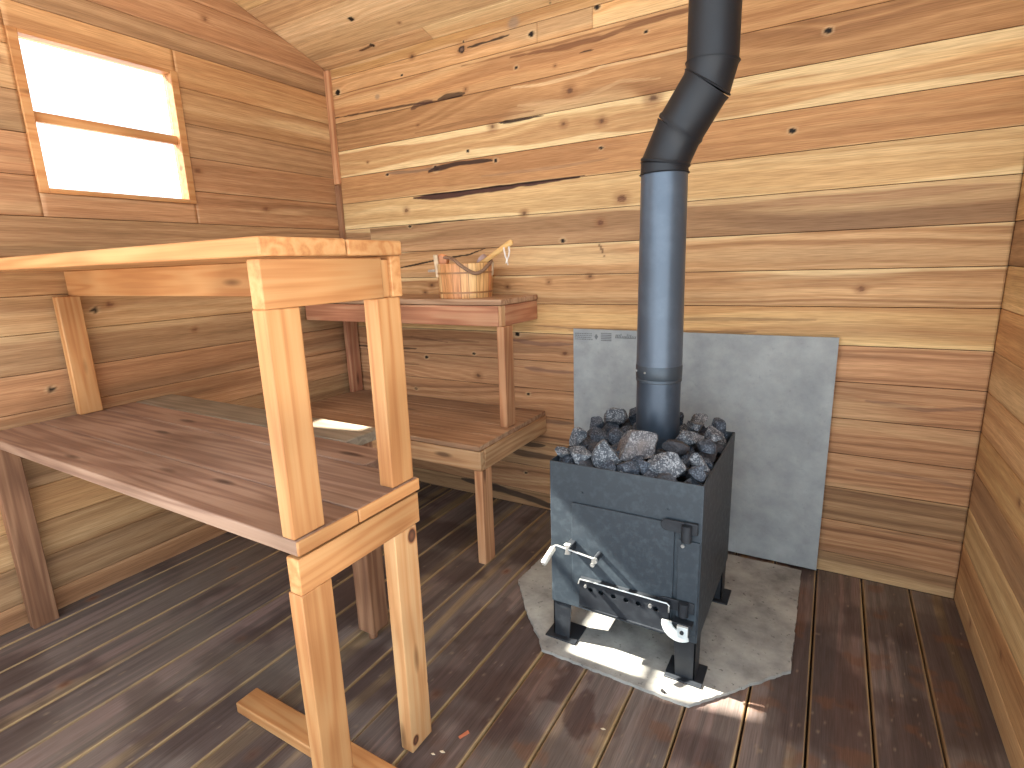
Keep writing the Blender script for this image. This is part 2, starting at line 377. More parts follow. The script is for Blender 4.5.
WK = [(-1.837, 2.586, .020, 'k'), (-1.823, 2.622, .006, 'b'), (-2.265, 2.538, .007, 'b'), (-2.795, 2.536, .018, 'b'), (-2.468, 2.456, .008, 'g'), (-1.824, 2.386, .009, 's'), (-2.172, 2.255, .007, 's'),
      (-1.66, 2.174, .016, 's'), (-2.182, 2.618, .012, 's'), (-1.512, 2.641, .015, 'g'), (-1.411, 2.568, .015, 'b'), (-1.062, 2.606, .013, 'b'), (-.825, 2.453, .008, 'b'), (-1.504, 2.433, .009, 'b'), (-1.284, 2.4, .006, 's'),
      (-1.204, 2.274, .020, 's'), (-.786, 2.173, .022, 's'), (-1.239, 2.127, .013, 's'), (-1.038, 2.109, .015, 's'), (-1.828, 2.072, .010, 'b'), (-1.646, 2.001, .011, 'b'), (-2.436, 2.01, .010, 'b'), (-2.056, 2.005, .018, 'b'),
      (-2.305, 1.788, .014, 'r'), (-2.285, 1.693, .010, 'b'), (-2.591, 2.099, .006, 's'), (-1.04, 1.989, .009, 'b'), (-.932, 1.744, .020, 'r'), (-1.041, 1.635, .016, 'r'), (-1.252, 1.559, .013, 'b'), (-1.48, 1.713, .014, 's'),
      (-1.338, 1.345, .010, 's'), (-1.098, 1.372, .012, 's'), (-1.247, .957, .012, 'r'), (-1.482, .705, .010, 'b'), (-1.546, 1.053, .014, 'b'), (-1.514, .212, .008, 'b'), (-2.223, .88, .012, 'b'), (-1.852, .923, .010, 'b'), (-2.33, .662, .010, 'b'),
      (-2.143, 1.336, .012, 's'), (-2.198, 1.29, .011, 's'), (-1.6, 1.322, .011, 's'), (-1.827, .789, .016, 's'), (-.2, 1.95, .012, 'b'), (.1, 1.3, .012, 'r'), (-.1, 2.3, .012, 'b')]
BK = (34, 20, 18); PB = (74, 44, 40)
WS = [([(-1.80, 2.586), (-1.774, 2.586), (-1.54, 2.592)], .006, BK, .9, ''), ([(-2.88, 2.392), (-2.831, 2.393), (-2.601, 2.384), (-2.181, 2.371), (-2.092, 2.360), (-1.846, 2.360)], .006, (60, 34, 24), .85, ''),
      ([(-2.22, 2.350), (-2.15, 2.362), (-2.05, 2.364)], .016, PB, .75, ''), ([(-2.02, 2.366), (-1.95, 2.374), (-1.83, 2.368)], .013, BK, .8, ''),
      ([(-1.539, 2.487), (-1.287, 2.475), (-1.04, 2.473), (-.887, 2.491), (-.767, 2.496), (-.55, 2.500)], .013, (112, 66, 38), .75, ''),
      ([(-1.147, 2.431), (-1.075, 2.43)], .004, (60, 36, 24), .9, ''), ([(-1.85, 2.505), (-1.3, 2.497), (-.6, 2.508)], .005, (120, 74, 44), .6, ''),
      ([(-1.544, 2.345), (-1.359, 2.329), (-1.12, 2.336), (-1.039, 2.352), (-.739, 2.343), (-.5, 2.351)], .009, (226, 190, 142), .7, ''),
      ([(-1.5, 2.25), (-1.15, 2.22), (-.95, 2.27), (-.75, 2.25)], .012, (206, 166, 120), .6, ''),
      ([(-2.2, 2.215), (-1.8, 2.225), (-1.4, 2.215)], .010, (140, 96, 62), .6, ''),
      ([(-1.62, 2.186), (-1.55, 2.182), (-1.345, 2.183)], .009, (44, 24, 22), .95, 'wedge'),
      ([(-2.435, 2.016), (-2.2, 2.005), (-2.02, 2.004)], .010, (130, 104, 88), .7, ''),
      ([(-2.12, 1.990), (-2.057, 2.000), (-1.892, 2.012), (-1.67, 2.005)], .017, (52, 34, 30), .92, ''),
      ([(-2.242, 1.856), (-2.03, 1.848), (-1.781, 1.852), (-1.4, 1.860), (-1.15, 1.866)], .019, PB, .97, 'wedge'),
      ([(-2.255, 1.866), (-1.9, 1.862), (-1.4, 1.868), (-1.12, 1.870)], .005, (40, 22, 20), .9, ''),
      ([(-1.75, 1.93), (-1.3, 1.925), (-1.0, 1.935)], .008, (150, 118, 92), .5, ''), ([(-2.27, 1.700), (-2.0, 1.704), (-1.8, 1.704)], .004, BK, .8, ''),
      ([(-2.411, 1.441), (-2.138, 1.479), (-2.004, 1.494), (-1.85, 1.509), (-1.738, 1.539)], .006, (26, 16, 14), .95, ''),
      ([(-1.05, 1.53), (-1.03, 1.50), (-1.02, 1.47)], .012, (90, 58, 40), .8, ''),
      ([(-1.593, .402), (-1.473, .397), (-1.379, .403)], .013, (52, 38, 34), .8, ''), ([(-1.66, .345), (-1.60, .336), (-1.499, .332), (-1.352, .333), (-1.1, .33)], .016, (66, 48, 42), .75, ''),
      ([(-2.0, .085), (-1.708, .072), (-1.631, .064), (-1.483, .052), (-1.358, .030), (-1.1, .03)], .022, (50, 40, 38), .85, ''),
      ([(-1.6, 1.02), (-1.4, 1.0), (-1.2, 1.01)], .014, (126, 92, 84), .6, ''), ([(-1.5, .86), (-1.35, .85), (-1.2, .855)], .012, (132, 98, 88), .55, ''), ([(-2.9, .93), (-2.6, .925), (-2.3, .93)], .008, (40, 26, 22), .8, ''),
      ([(-1.56, .56), (-1.4, .55), (-1.2, .56)], .012, (110, 82, 70), .6, '')]
for k in range(26):     # quiet figure in the lower boards
    rr = random.Random(900+k); x0 = rr.uniform(-2.8, .2); z0 = rr.uniform(.15, 1.2); ln = rr.uniform(.25, .7)
    WS.append(([(x0, z0), (x0+ln*.5, z0+rr.uniform(-.02, .02)), (x0+ln, z0+rr.uniform(-.015, .015))], rr.uniform(.004, .012), rr.choice([(110, 72, 52), (128, 92, 76), (92, 60, 46), (206, 166, 120)]), rr.uniform(.35, .6), ''))
wb = Planks(wall_place)
for k in range(len(seams)-1):
    z0, z1 = seams[k]+.0008, seams[k+1]-.0008
    cuts = {16: [XL, -1.379, -1.084, XR], 10: [XL, -2.62, XR], 4: [XL, -.62, XR], 7: [XL, XR]}.get(k, [XL, XR])
    for a, b in zip(cuts[:-1], cuts[1:]):
        st = dict(styles[k])
        if k == 16 and a > -1.2: st.update(light=(232, 188, 132), mid=(220, 168, 108))
        wb.board(a, b, z0, z1, 11+k*7+int(a*10) % 5, st, WK, WS)
wb.slab(XL-.05, XR+.05, YW+.004, YW+.06, -.03, 2.9, (50, 34, 26))
wb.build('wall_back', M['wall'])

# ---- ceiling: boards parallel to the back wall on a roof rising to the front
CN = math.hypot(1, SL)
def ceil_place(U, V, D):
    y = YW - V/CN; z = ZC + SL*(YW-y)
    return np.stack([U, y + D*(-SL)/CN, z - D/CN], -1)
CK = [(-2.355, .292, .016, 'b'), (-2.401, .086, .016, 'b'), (-2.119, .173, .007, 's'), (-1.4, .33, .012, 'b'), (-.9, .2, .012, 'r'), (-.4, .5, .014, 'b'), (-2.0, .62, .013, 'r'), (-1.291, .05, .008, 'b')]
CS = [([(-2.52, .075), (-2.45, .078), (-2.38, .088)], .008, (70, 42, 30), .85, ''), ([(-1.305, .0), (-1.291, .03), (-1.27, .09)], .006, BK, .8, '')]
cb = Planks(ceil_place)
cs = [0, .10, .25, .40]; 
while cs[-1] < (YW-YF)*CN: cs.append(cs[-1]+.15)
cstyles = [P(tan, dk=.5, light=(218, 178, 132), mid=(202, 158, 112)), P(cream, dk=.5, light=(230, 198, 152), mid=(214, 178, 132)), P(cream, dk=.35, light=(234, 202, 158), mid=(220, 182, 136)), P(tan, light=(224, 186, 140), mid=(208, 166, 120)), P(cream, dk=.5), P(tan, dk=.6)]
for k in range(len(cs)-1):
    cuts = [XL, -2.022, XR] if k == 0 else [XL, -1.1+.5*math.sin(k*2.3), XR]
    for a, b in zip(cuts[:-1], cuts[1:]):
        st = dict(cstyles[k % len(cstyles)])
        if k == 0 and a > -2.1: st.update(light=(240, 210, 162), mid=(224, 186, 136), top=.04)
        cb.board(a, b, cs[k]+.0008, cs[k+1]-.0008, 301+k*11+int(-a*3), st, CK, CS, du=.01 if k < 8 else .03, dv=.0045 if k < 8 else .02)
cb.solid([(XL-.1, YW+.1, ceil_z(YW+.1)+.012), (XR+.1, YW+.1, ceil_z(YW+.1)+.012), (XR+.1, YF-.1, ceil_z(YF-.1)+.012), (XL-.1, YF-.1, ceil_z(YF-.1)+.012),
          (XL-.1, YW+.1, ceil_z(YW+.1)+.09), (XR+.1, YW+.1, ceil_z(YW+.1)+.09), (XR+.1, YF-.1, ceil_z(YF-.1)+.09), (XL-.1, YF-.1, ceil_z(YF-.1)+.09)],
         [(0,1,2,3),(7,6,5,4),(0,4,5,1),(1,5,6,2),(2,6,7,3),(3,7,4,0)])
cb.build('ceiling', M['ceil'])

# ---- side walls (the left one has the window the sun comes through)
WY0, WY1, WZ0, WZ1 = 1.065, 1.72, 1.80, 2.42
def left_place(U, V, D): return np.stack([XL + D, U, np.minimum(V, ceil_z(U)+.01)], -1)
def right_place(U, V, D): return np.stack([XR - D, U, np.minimum(V, ceil_z(U)+.01)], -1)
lw = Planks(left_place)
lseams = seams[:-1] + [2.78, 2.94, 3.1, 3.26, 3.42, 3.58, 3.74]
for k in range(len(lseams)-1):
    z0, z1 = lseams[k]+.0008, lseams[k+1]-.0008
    st = [redbr, brown, tan, orange, brown, redbr][k % 6]
    spans = [(YF, YW)]
    if z1 > WZ0 and z0 < WZ1: spans = [(YF, WY0), (WY1, YW)]
    for a, b in spans:
        if ceil_z(b) < z0-.3 and a > 1.5: continue
        lw.board(a, b, z0, z1, 501+k*7+int(b*3), st, [(.3+k*.11 % 1, (z0+z1)/2, .012, 'b'), (2.2-(k*.37) % 2, (z0+z1)/2+.02, .012, 'r')], [], du=.014, dv=.009)
    if spans[0][1] == WY0:   # strips of board above and below the opening
        if z0 < WZ0: lw.board(WY0, WY1, z0, WZ0, 777+k, st, [], [], du=.02, dv=.01)
        if z1 > WZ1: lw.board(WY0, WY1, WZ1, z1, 787+k, st, [], [], du=.02, dv=.01)
for a, b, c0, c1 in ((YF, YW+.05, -.03, WZ0), (YF, WY0, WZ0, WZ1), (WY1, YW+.05, WZ0, WZ1), (YF, YW+.05, WZ1, 2.70)):
    lw.slab(XL-.06, XL-.008, a, b, c0, c1)
lw.solid([(XL-.06, YF, 2.70), (XL-.008, YF, 2.70), (XL-.008, YW+.05, 2.70), (XL-.06, YW+.05, 2.70), (XL-.06, YF, ceil_z(YF)+.03), (XL-.008, YF, ceil_z(YF)+.03), (XL-.008, YW+.05, 2.71), (XL-.06, YW+.05, 2.71)],
         [(0,3,2,1),(4,5,6,7),(0,1,5,4),(1,2,6,5),(2,3,7,6),(3,0,4,7)])
lw.build('wall_left', M['wall_y'])
rw = Planks(right_place)
RY = 1.15
for k in range(len(lseams)-1):
    z0, z1 = lseams[k]+.0008, lseams[k+1]-.0008
    if z0 > ceil_z(RY): break
    rw.board(RY, YW, z0, z1, 601+k*7, [tan, orange, cream, brown, yellow, tan][k % 6], [(2.4-(k*.37) % 1.2, (z0+z1)/2+.02, .012, 'r')], [], du=.02, dv=.01)
rw.slab(XR+.008, XR+.06, RY, YW+.05, -.03, 2.70)
rw.solid([(XR+.008, RY, 2.70), (XR+.06, RY, 2.70), (XR+.06, YW+.05, 2.70), (XR+.008, YW+.05, 2.70), (XR+.008, RY, ceil_z(RY)+.03), (XR+.06, RY, ceil_z(RY)+.03), (XR+.06, YW+.05, 2.71), (XR+.008, YW+.05, 2.71)],
         [(0,3,2,1),(4,5,6,7),(0,1,5,4),(1,2,6,5),(2,3,7,6),(3,0,4,7)])
rw.build('wall_right', M['wall_y'])

# ---- window in the left wall
glass = bpy.data.materials.new('window_glass'); glass.use_nodes = True
gt = glass.node_tree; gt.nodes.clear()
go = gt.nodes.new('ShaderNodeOutputMaterial'); gm = gt.nodes.new('ShaderNodeMixShader'); gtr = gt.nodes.new('ShaderNodeBsdfTransparent'); ggl = gt.nodes.new('ShaderNodeBsdfGlossy'); gf = gt.nodes.new('ShaderNodeFresnel')
ggl.inputs['Roughness'].default_value = .02; gf.inputs[0].default_value = 1.3
gt.links.new(gf.outputs[0], gm.inputs[0]); gt.links.new(gtr.outputs[0], gm.inputs[1]); gt.links.new(ggl.outputs[0], gm.inputs[2]); gt.links.new(gm.outputs[0], go.inputs[0])
b = MB(); t_ = .035
b.box(XL-.06, XL+.012, WY0-.0, WY0+t_, WZ0, WZ1).box(XL-.06, XL+.012, WY1-t_, WY1, WZ0, WZ1)
b.box(XL-.06, XL+.012, WY0+t_, WY1-t_, WZ0, WZ0+t_*.6).box(XL-.06, XL+.012, WY0+t_, WY1-t_, WZ1-t_*.4, WZ1)
b.box(XL-.045, XL-.015, WY0+t_, WY1-t_, 2.085, 2.125)
win = structure(b.build('window_1', M['pine_y'], None, .002))
structure(MB().box(XL-.034, XL-.030, WY0+t_, WY1-t_, WZ0+.02, WZ1-.012).build('pane', glass, win))
# ---- corner trim, two lengths
structure(MB().box(XL+.002, XL+.044, YW-.026, YW-.002, 1.99, 2.665).build('trim_1', M['tanpost_z'], None, .002))
structure(MB().box(XL+.002, XL+.040, YW-.024, YW-.002, .0, 1.985).build('trim_2', M['stain_z'], None, .002))

# ---- floor
def floor_place(U, V, D): return np.stack([V, U, D], -1)
fb = Planks(floor_place)
FS = dict(light=(128, 114, 106), mid=(108, 95, 88), dark=(76, 64, 60), sap=(176, 146, 92), wave=.10, freq=70, dk=.6, cool=(.97, 1.0, 1.04))
def floor_extra(U, V, c, v0, v1, seed):
    c = lerp(c, A((112, 72, 52)), sstep(fbm(U*1.7, V*6, 301, 3), .5, .75)[...]*.45*sstep(V, -1.2, -.7))
    # worn pale edges, damp purple-brown stains, blotches of dirt
    st = fbm(U*4.2, V*4.2, 77, 4); c = lerp(c, A((64, 48, 46)), sstep(st, .48, .68)*.65)
    st2 = fbm(U*2.0+9, V*2.0, 99, 3); c = lerp(c, A((118, 108, 98)), sstep(st2, .52, .72)*.45)
    st3 = fbm(U*11, V*11, 123, 4); c = lerp(c, A((118, 78, 52)), sstep(st3, .60, .72)*.45*sstep(V, -1.1, -.75))
    for (cx, cy, rx, ry, op, col) in ((-.70, 1.50, .075, .13, .6, (58, 34, 32)), (-.60, 1.40, .05, .10, .6, (60, 32, 26)), (-.93, 1.36, .10, .10, .35, (66, 46, 40)), (-1.13, 1.62, .10, .16, .5, (58, 42, 38)), (-.80, 1.23, .07, .12, .45, (66, 42, 38)), (-.50, 1.42, .04, .08, .35, (70, 44, 36)), (-1.02, 1.75, .05, .10, .4, (62, 46, 40))):
        d = ((V-cx)/rx)**2 + ((U-cy)/ry)**2 + (fbm(U*16, V*16, int(cx*100) & 255, 3)-.5)*2.6
        c = lerp(c, A(col), sstep(-d, -1.15, -.5)*op)
    sp = fbm(U*55, V*55, 7, 2); c = lerp(c, A((150, 132, 112)), sstep(sp, .83, .9)*.5)
    w = .004 + .008*(fbm(U*3, V*0, seed+1, 3)-.4)
    c = lerp(c, A((186, 158, 112)), sstep(V-(v1-w), -.003, .002)*(.5+.25*sstep(fbm(U*7, V*0, seed+2, 2), .3, .5)))
    w2 = .004
    c = lerp(c, A((168, 132, 84)), sstep((v0+w2)-V, -.002, .001)*.55)
    return c
x0 = -.310 + .1765*5; ks = 0; edges = []
while x0 > XL-.2: edges.append(x0); x0 -= .1765
for k in range(len(edges)-1):
    a, b_ = edges[k+1], edges[k]
    near = a > -1.1
    fb.board(YF, YW-.001, a+.003, b_-(.0025 if not near else .003), 701+k*13, P(FS, light=(126+k*5 % 12, 112, 104)), [(rrk, (a+b_)/2+.03, .012, 'r') for rrk in ((k*.77) % 2+.3,)], [], du=.012, dv=.0035, groove=.022, edge=.004, extra=floor_extra, ends=False)
fb.slab(XL-.06, XR+.06, YF, YW+.05, -.06, -.021, (26, 20, 18))
fb.build('floor', M['floor'])

# ================================================================ THINGS
# ---------------------------------------------------------------- front bench (near, bright pine)
def apron(mb, *a): return mb.box(*a)
fbn = thing('two_tier_bench', 'tall near bench of bright orange pine, cropped by the left edge', 'bench', (-.99, .70, 0))
X1 = -.99; XB = XL+.03
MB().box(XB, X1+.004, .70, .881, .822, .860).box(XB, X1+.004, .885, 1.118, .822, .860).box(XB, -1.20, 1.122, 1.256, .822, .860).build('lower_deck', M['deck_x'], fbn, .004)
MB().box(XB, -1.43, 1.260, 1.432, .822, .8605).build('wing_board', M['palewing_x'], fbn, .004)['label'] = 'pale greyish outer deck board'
dk = MB().box(X1+.0005, X1+.0085, .70, .881, .8235, .8585).box(X1+.0005, X1+.0085, .885, 1.118, .8235, .8585).build('deck_end_grain', M['pine_y'], fbn, .003)
dk['label'] = 'bright sawn ends of the lower deck boards'
MB().box(X1-.040, X1, .700, 1.118, .722, .813).build('lower_apron', M['pine_y'], fbn, .003)
MB().box(XB, -1.04, 1.075, 1.113, .722, .820).build('lower_rear_apron', M['pine_x'], fbn, .003)
MB().box(XB, -1.475, 1.392, 1.430, .722, .820).build('wing_apron', M['stain_z'], fbn, .003)
legm = lumber('near_leg_pine', (220, 178, 128), (212, 158, 106), (182, 124, 78), 'z', .5, marks=[((0, .378, .694), .021), ((0, .404, .190), .010), ((0, .325, .035), .016)])
MB().box(X1-.046, X1, 1.008, 1.100, 0, .7215).build('leg', legm, fbn, .003)
MB().box(X1-.046, X1, .698, .787, 0, .7215).build('leg', M['pine_z'], fbn, .003)
lg = MB().box(-1.540, -1.456, 1.322, 1.412, .030, .8215).tube([(-1.482, 1.346, .0), (-1.482, 1.346, .032)], [.018, .021], 8).build('leg', M['stain_z'], fbn, .012)
lg['label'] = 'dark stained rear leg with rounded corners'
MB().box(XB, XB+.046, .70, .79, 0, .821).build('leg', M['stain_z'], fbn, .003)
MB().box(X1-.050, X1-.002, 1.020, 1.108, .8605, 1.374).build('upper_post', M['pine_z'], fbn, .004)
MB().box(X1-.044, X1-.002, .700, .788, .8605, 1.374).build('upper_post', M['pine_z'], fbn, .004)
MB().box(XB, XB+.042, 1.02, 1.108, .8605, 1.374).build('upper_post', M['pine_z'], fbn, .004)
MB().box(X1-.040, X1, .700, 1.046, 1.374, 1.475).build('upper_apron', M['pine_y'], fbn, .003)
MB().box(XB, X1-.001, 1.080, 1.118, 1.3745, 1.479).build('upper_rear_apron', M['pine_x'], fbn, .003)
MB().box(X1-.040, X1-.010, 1.046, 1.0795, 1.3745, 1.470).build('corner_block', M['pine_z'], fbn, .002)
MB().box(XB, X1+.006, .70, .929, 1.480, 1.519).box(XB, X1+.006, .933, 1.120, 1.480, 1.517).build('upper_deck', M['pine_x'], fbn, .005)

# ---------------------------------------------------------------- back bench
bbn = thing('two_tier_bench', 'far two-tier wooden bench against the plank wall, holding the bucket', 'bench', (-1.37, 2.0, 0))
XE = -1.368
d_ = MB()
for a, b_ in ((1.996, 2.166), (2.169, 2.339), (2.342, 2.512), (2.515, 2.684)): d_.box(XB, XE-.004, a, b_, .592, .616)
d_.build('lower_deck', M['backdeck_x'], bbn, .003)
MB().box(XB, XE-.002, 2.000, 2.038, .490, .588).build('lower_apron', M['back_x'], bbn, .003)
MB().box(XE-.040, XE, 2.0385, 2.686, .490, .590).build('end_apron', M['back_y'], bbn, .003)
MB().box(XE-.045, XE, 2.002, 2.091, 0, .4895).build('leg', M['tanpost_z'], bbn, .004)
MB().box(XB, XB+.045, 2.002, 2.091, 0, .4895).build('leg', M['stain_z'], bbn, .004)
MB().box(XE-.074, XE-.030, 2.300, 2.389, .6165, 1.1425).build('upper_post', M['tanpost_z'], bbn, .004)
MB().box(-2.842, -2.800, 2.585, 2.674, .6165, 1.1425).build('upper_post', M['red_z'], bbn, .004)
d_ = MB()
for a, b_ in ((2.296, 2.424), (2.427, 2.555), (2.558, 2.686)): d_.box(XB, XE-.038, a, b_, 1.250, 1.278)
d_.build('upper_deck', M['backdeck_x'], bbn, .003)
MB().box(XB, XE-.061, 2.300, 2.338, 1.143, 1.246).build('upper_apron', M['red_x'], bbn, .003)
MB().box(XE-.080, XE-.042, 2.3385, 2.686, 1.143, 1.248).build('upper_end_apron', M['red_y'], bbn, .003)
MB().box(XE-.060, XE-.042, 2.300, 2.338, 1.143, 1.247).build('corner_block', M['back_z'], bbn, .003)

# ---------------------------------------------------------------- board lying on the floor behind the near leg
brd = MB().box(-1.62, -.955, .845, .925, .001, .039).build('floor_board_offcut', M['pine_x'], None, .004)
tag(brd, 'short plank lying flat on the floor at the bottom left corner', 'plank')

# ---------------------------------------------------------------- bucket
BC = Vector((-1.735, 2.47, 1.278)); RB, RT, HB = .140, .152, .180
bk = thing('sauna_bucket', 'round pale wooden stave bucket with a rope handle on the far bench', 'bucket', BC)
cols = {'a': plain('stave_light', (226, 180, 120), .5), 'b': plain('stave_orange', (208, 146, 92), .5), 'c': plain('stave_pale', (206, 184, 142), .5)}
def stave_mat():
    t = NT('bucket_staves'); tc = t.n('ShaderNodeTexCoord'); sx = t.n('ShaderNodeSeparateXYZ'); t.l(tc.outputs['Object'], sx.inputs[0])
    at = t.n('ShaderNodeMath', operation='ARCTAN2'); t.l(sx.outputs[1], at.inputs[0]); t.l(sx.outputs[0], at.inputs[1])
    mu = t.n('ShaderNodeMath', operation='MULTIPLY', p1=22/(2*math.pi)); t.l(at.outputs[0], mu.inputs[0])
    fl = t.n('ShaderNodeMath', operation='FLOOR'); t.l(mu.outputs[0], fl.inputs[0])
    wn = t.n('ShaderNodeTexWhiteNoise', noise_dimensions='1D'); t.l(fl.outputs[0], wn.inputs['W'])
    c = t.ramp(wn.outputs[0], [(0, (232, 190, 130)), (.35, (222, 168, 110)), (.6, (206, 142, 92)), (.8, (228, 184, 128)), (1, (236, 200, 146))])
    fr = t.n('ShaderNodeMath', operation='FRACT'); t.l(mu.outputs[0], fr.inputs[0])
    ln = t.n('ShaderNodeMath', operation='LESS_THAN', p1=.05); t.l(fr.outputs[0], ln.inputs[0])
    c = t.mix(ln.outputs[0], c, L4((140, 92, 56)))
    m = t.n('ShaderNodeMapping'); m.inputs['Scale'].default_value = (90, 90, 4); t.l(tc.outputs['Object'], m.inputs[0])
    n = t.n('ShaderNodeTexNoise', i_Scale=1.0, i_Detail=3.0); t.l(m.outputs[0], n.inputs['Vector'])
    c = t.mix(1.0, c, t.ramp(n.outputs[0], [(.3, (205, 190, 175)), (.6, (255, 255, 255))]), 'MULTIPLY')
    t.l(c, t.b.inputs['Base Color']); t.b.inputs['Roughness'].default_value = .45
    return t.m
M['stave'] = stave_mat()
mb = MB().lathe([(0.0, .018), (RB-.014, .018), (RT-.014, HB), (RT-.002, HB), (RT, HB-.003), (RB+.004, .024), (RB+.002, 0), (RB-.012, 0), (RB-.012, .017), (0, .017)], BC, 44)
mb.build('staves', M['stave'], bk, 0, 30)
def hoop(z, nm):
    r = RB + (RT-RB)*z/HB
    MB().lathe([(r+.001, z-.0045), (r+.0045, z-.0045), (r+.0045, z+.0045), (r+.001, z+.0045)], BC, 44, closed=True).build('hoop', plain(nm, (166, 118, 74), .4), bk)
hoop(.030, 'hoop_low'); hoop(.132, 'hoop_high')
camdir = Vector((-.50, .86, 0)).normalized(); side = Vector((.86, .50, 0)).normalized()
def ear(sgn, h):
    c = BC + side*sgn*(RT-.006) - camdir*.02*(1 if sgn < 0 else 0)
    t = Vector((-side.y, side.x, 0)); n = side*sgn; r = []
    for z in (HB*.62, HB+h-.008, HB+h):
        w = .032 if z < HB+h else .027; th = .012
        base = c + n*(z-HB)*.08
        r.append([base + t*w + n*th + Vector((0,0,z)), base - t*w + n*th + Vector((0,0,z)), base - t*w - n*th + Vector((0,0,z)), base + t*w - n*th + Vector((0,0,z))])
    return MB().ring_sweep(r).build('ear', M['stave_ear'], bk, .003)
M['stave_ear'] = plain('stave_ear', (206, 180, 146), .5)
ear(-1, .050); ear(1, .004)
kc = BC - side*(RT-.034) + Vector((0, 0, HB+.020))
MB().tube([kc - camdir*.034, kc - camdir*.028, kc + camdir*.024], [.028, .034, .034], 16).build('toggle', plain('toggle_orange_wood', (214, 140, 88), .45), bk, .003)['label'] = 'thick orange brown wooden toggle at the rope end'
e = MB().box(BC.x-.162, BC.x-.118, BC.y-.118, BC.y-.092, BC.z+.140, BC.z+.154); 
e.build('bracket', plain('bracket_metal', (190, 180, 168), .35, .6), bk, .003)
# rope handle drooping over the near side of the rim
def rp(sd, gap, z): return BC + side*sd - camdir*(math.sqrt(max(RT**2-sd**2, .0004))+gap) + Vector((0, 0, HB+z))
ctrl = [BC - side*.118 - camdir*.012 + Vector((0,0,HB+.036)), BC - side*.070 - camdir*.070 + Vector((0,0,HB+.030)), rp(-.035, -.004, .014), rp(-.008, .012, -.008), rp(.030, .014, -.036), rp(.066, .014, -.052), rp(.100, .014, -.042), rp(.128, .016, -.016), rp(.146, .012, .006), BC + side*.140 + Vector((0,0,HB+.010))]
pts = []
for i in range(len(ctrl)-1):
    a0, a1, a2, a3 = ctrl[max(i-1, 0)], ctrl[i], ctrl[i+1], ctrl[min(i+2, len(ctrl)-1)]
    for k in range(4):
        t = k/4; pts.append(.5*((2*a1)+(a2-a0)*t+(2*a0-5*a1+4*a2-a3)*t*t+(3*a1-a0-3*a2+a3)*t**3))
pts.append(ctrl[-1])
rope = NT('brown_rope'); tc = rope.n('ShaderNodeTexCoord'); wv = rope.n('ShaderNodeTexWave', i_Scale=60.0, i_Distortion=1.0, bands_direction='DIAGONAL'); rope.l(tc.outputs['Object'], wv.inputs['Vector'])
rope.l(rope.ramp(wv.outputs['Fac'], [(0, (112, 84, 66)), (1, (158, 126, 100))]), rope.b.inputs['Base Color']); rope.b.inputs['Roughness'].default_value = .8; rope.bump(wv.outputs['Fac'], .6, .003)
hd = MB().tube(pts, .0095, 10).build('rope_handle', rope.m, bk); hd['label'] = 'twisted brown rope handle'

# ---------------------------------------------------------------- ladle
ld = thing('sauna_ladle', 'wooden ladle leaning in the bucket, handle up with a white cord', 'ladle', (-1.66, 2.50, 1.40))
h0 = Vector((-1.70, 2.47, 1.415)); h1 = Vector((-1.432, 2.47, 1.560))
ax = (h1-h0).normalized(); nn = Vector((0, 1, 0)); up = ax.cross(nn).normalized()*-1
rings = []
for t, w in ((0, .011), (.05, .014), (.5, .0135), (.9, .016), (.975, .0145), (1, .008)):
    p = h0.lerp(h1, t)
    rings.append([p + up*w*math.cos(q) + nn*w*.75*math.sin(q) for q in (2*math.pi*k/12 for k in range(12))])
MB().ring_sweep(rings).build('handle', lumber('ladle_handle_wood', (236, 196, 130), (224, 172, 104), (186, 128, 70), 'x', .45, .6, False), ld)
bc_ = Vector((-1.652, 2.525, 1.468))
prof = [(q*.74, z*.74) for q, z in ((0, -.040), (.026, -.034), (.044, -.012), (.048, .018), (.045, .018), (.040, -.010), (.022, -.028), (0, -.033))]
rings = []
tilt = Matrix.Rotation(math.radians(-55), 3, 'Y')
for r, z in prof: rings.append([bc_ + tilt @ Vector((r*math.cos(q), r*math.sin(q), z)) for q in (2*math.pi*k/24 for k in range(24))])
MB().ring_sweep(rings).build('bowl', plain('ladle_bowl_wood', (186, 158, 150), .6), ld)
cord = plain('white_cord', (236, 228, 220), .8)
q0 = Vector((-1.475, 2.456, 1.530))
loop = [q0, q0+Vector((.004, -.006, -.014)), q0+Vector((.012, -.008, -.044)), q0+Vector((.021, -.008, -.064)), q0+Vector((.030, -.008, -.046)), q0+Vector((.036, -.007, -.02)), q0+Vector((.030, -.002, .004))]
MB().tube(loop, .0042, 6).tube([q0+Vector((.021,-.008,-.060)), q0+Vector((.018,-.010,-.078)), q0+Vector((.026,-.010,-.074))], [.005, .0065, .003], 8).tube([q0+Vector((.022,-.008,-.07)), q0+Vector((.026,-.009,-.088))], .0022, 6).build('cord_loop', cord, ld)

# ---------------------------------------------------------------- hearth board
def jit(poly, step, amp, seed):
    r = random.Random(seed); out = []
    for i in range(len(poly)):
        a = Vector(poly[i]); b_ = Vector(poly[(i+1) % len(poly)]); n = max(1, int((b_-a).length/step))
        for k in range(n):
            p = a.lerp(b_, k/n); out.append((p.x+r.uniform(-amp, amp), p.y+r.uniform(-amp, amp)))
    return out
M['cement'] = cement_mat('cement_hearth', (152, 150, 144), (176, 174, 166), (116, 114, 110), .8)
M['cement_edge'] = cement_mat('cement_edge', (182, 182, 176), (206, 206, 198), (140, 140, 136), .3)
poly = [(-.845, 1.588), (-.30, 1.574), (-.02, 1.90), (-.02, 2.62), (-1.14, 2.62), (-1.152, 1.945), (-.985, 1.735), (-.885, 1.640)]
hb = MB().prism(jit(poly, .014, .0028, 4), 'z', .001, .0135).build('hearth_board', M['cement'], None)
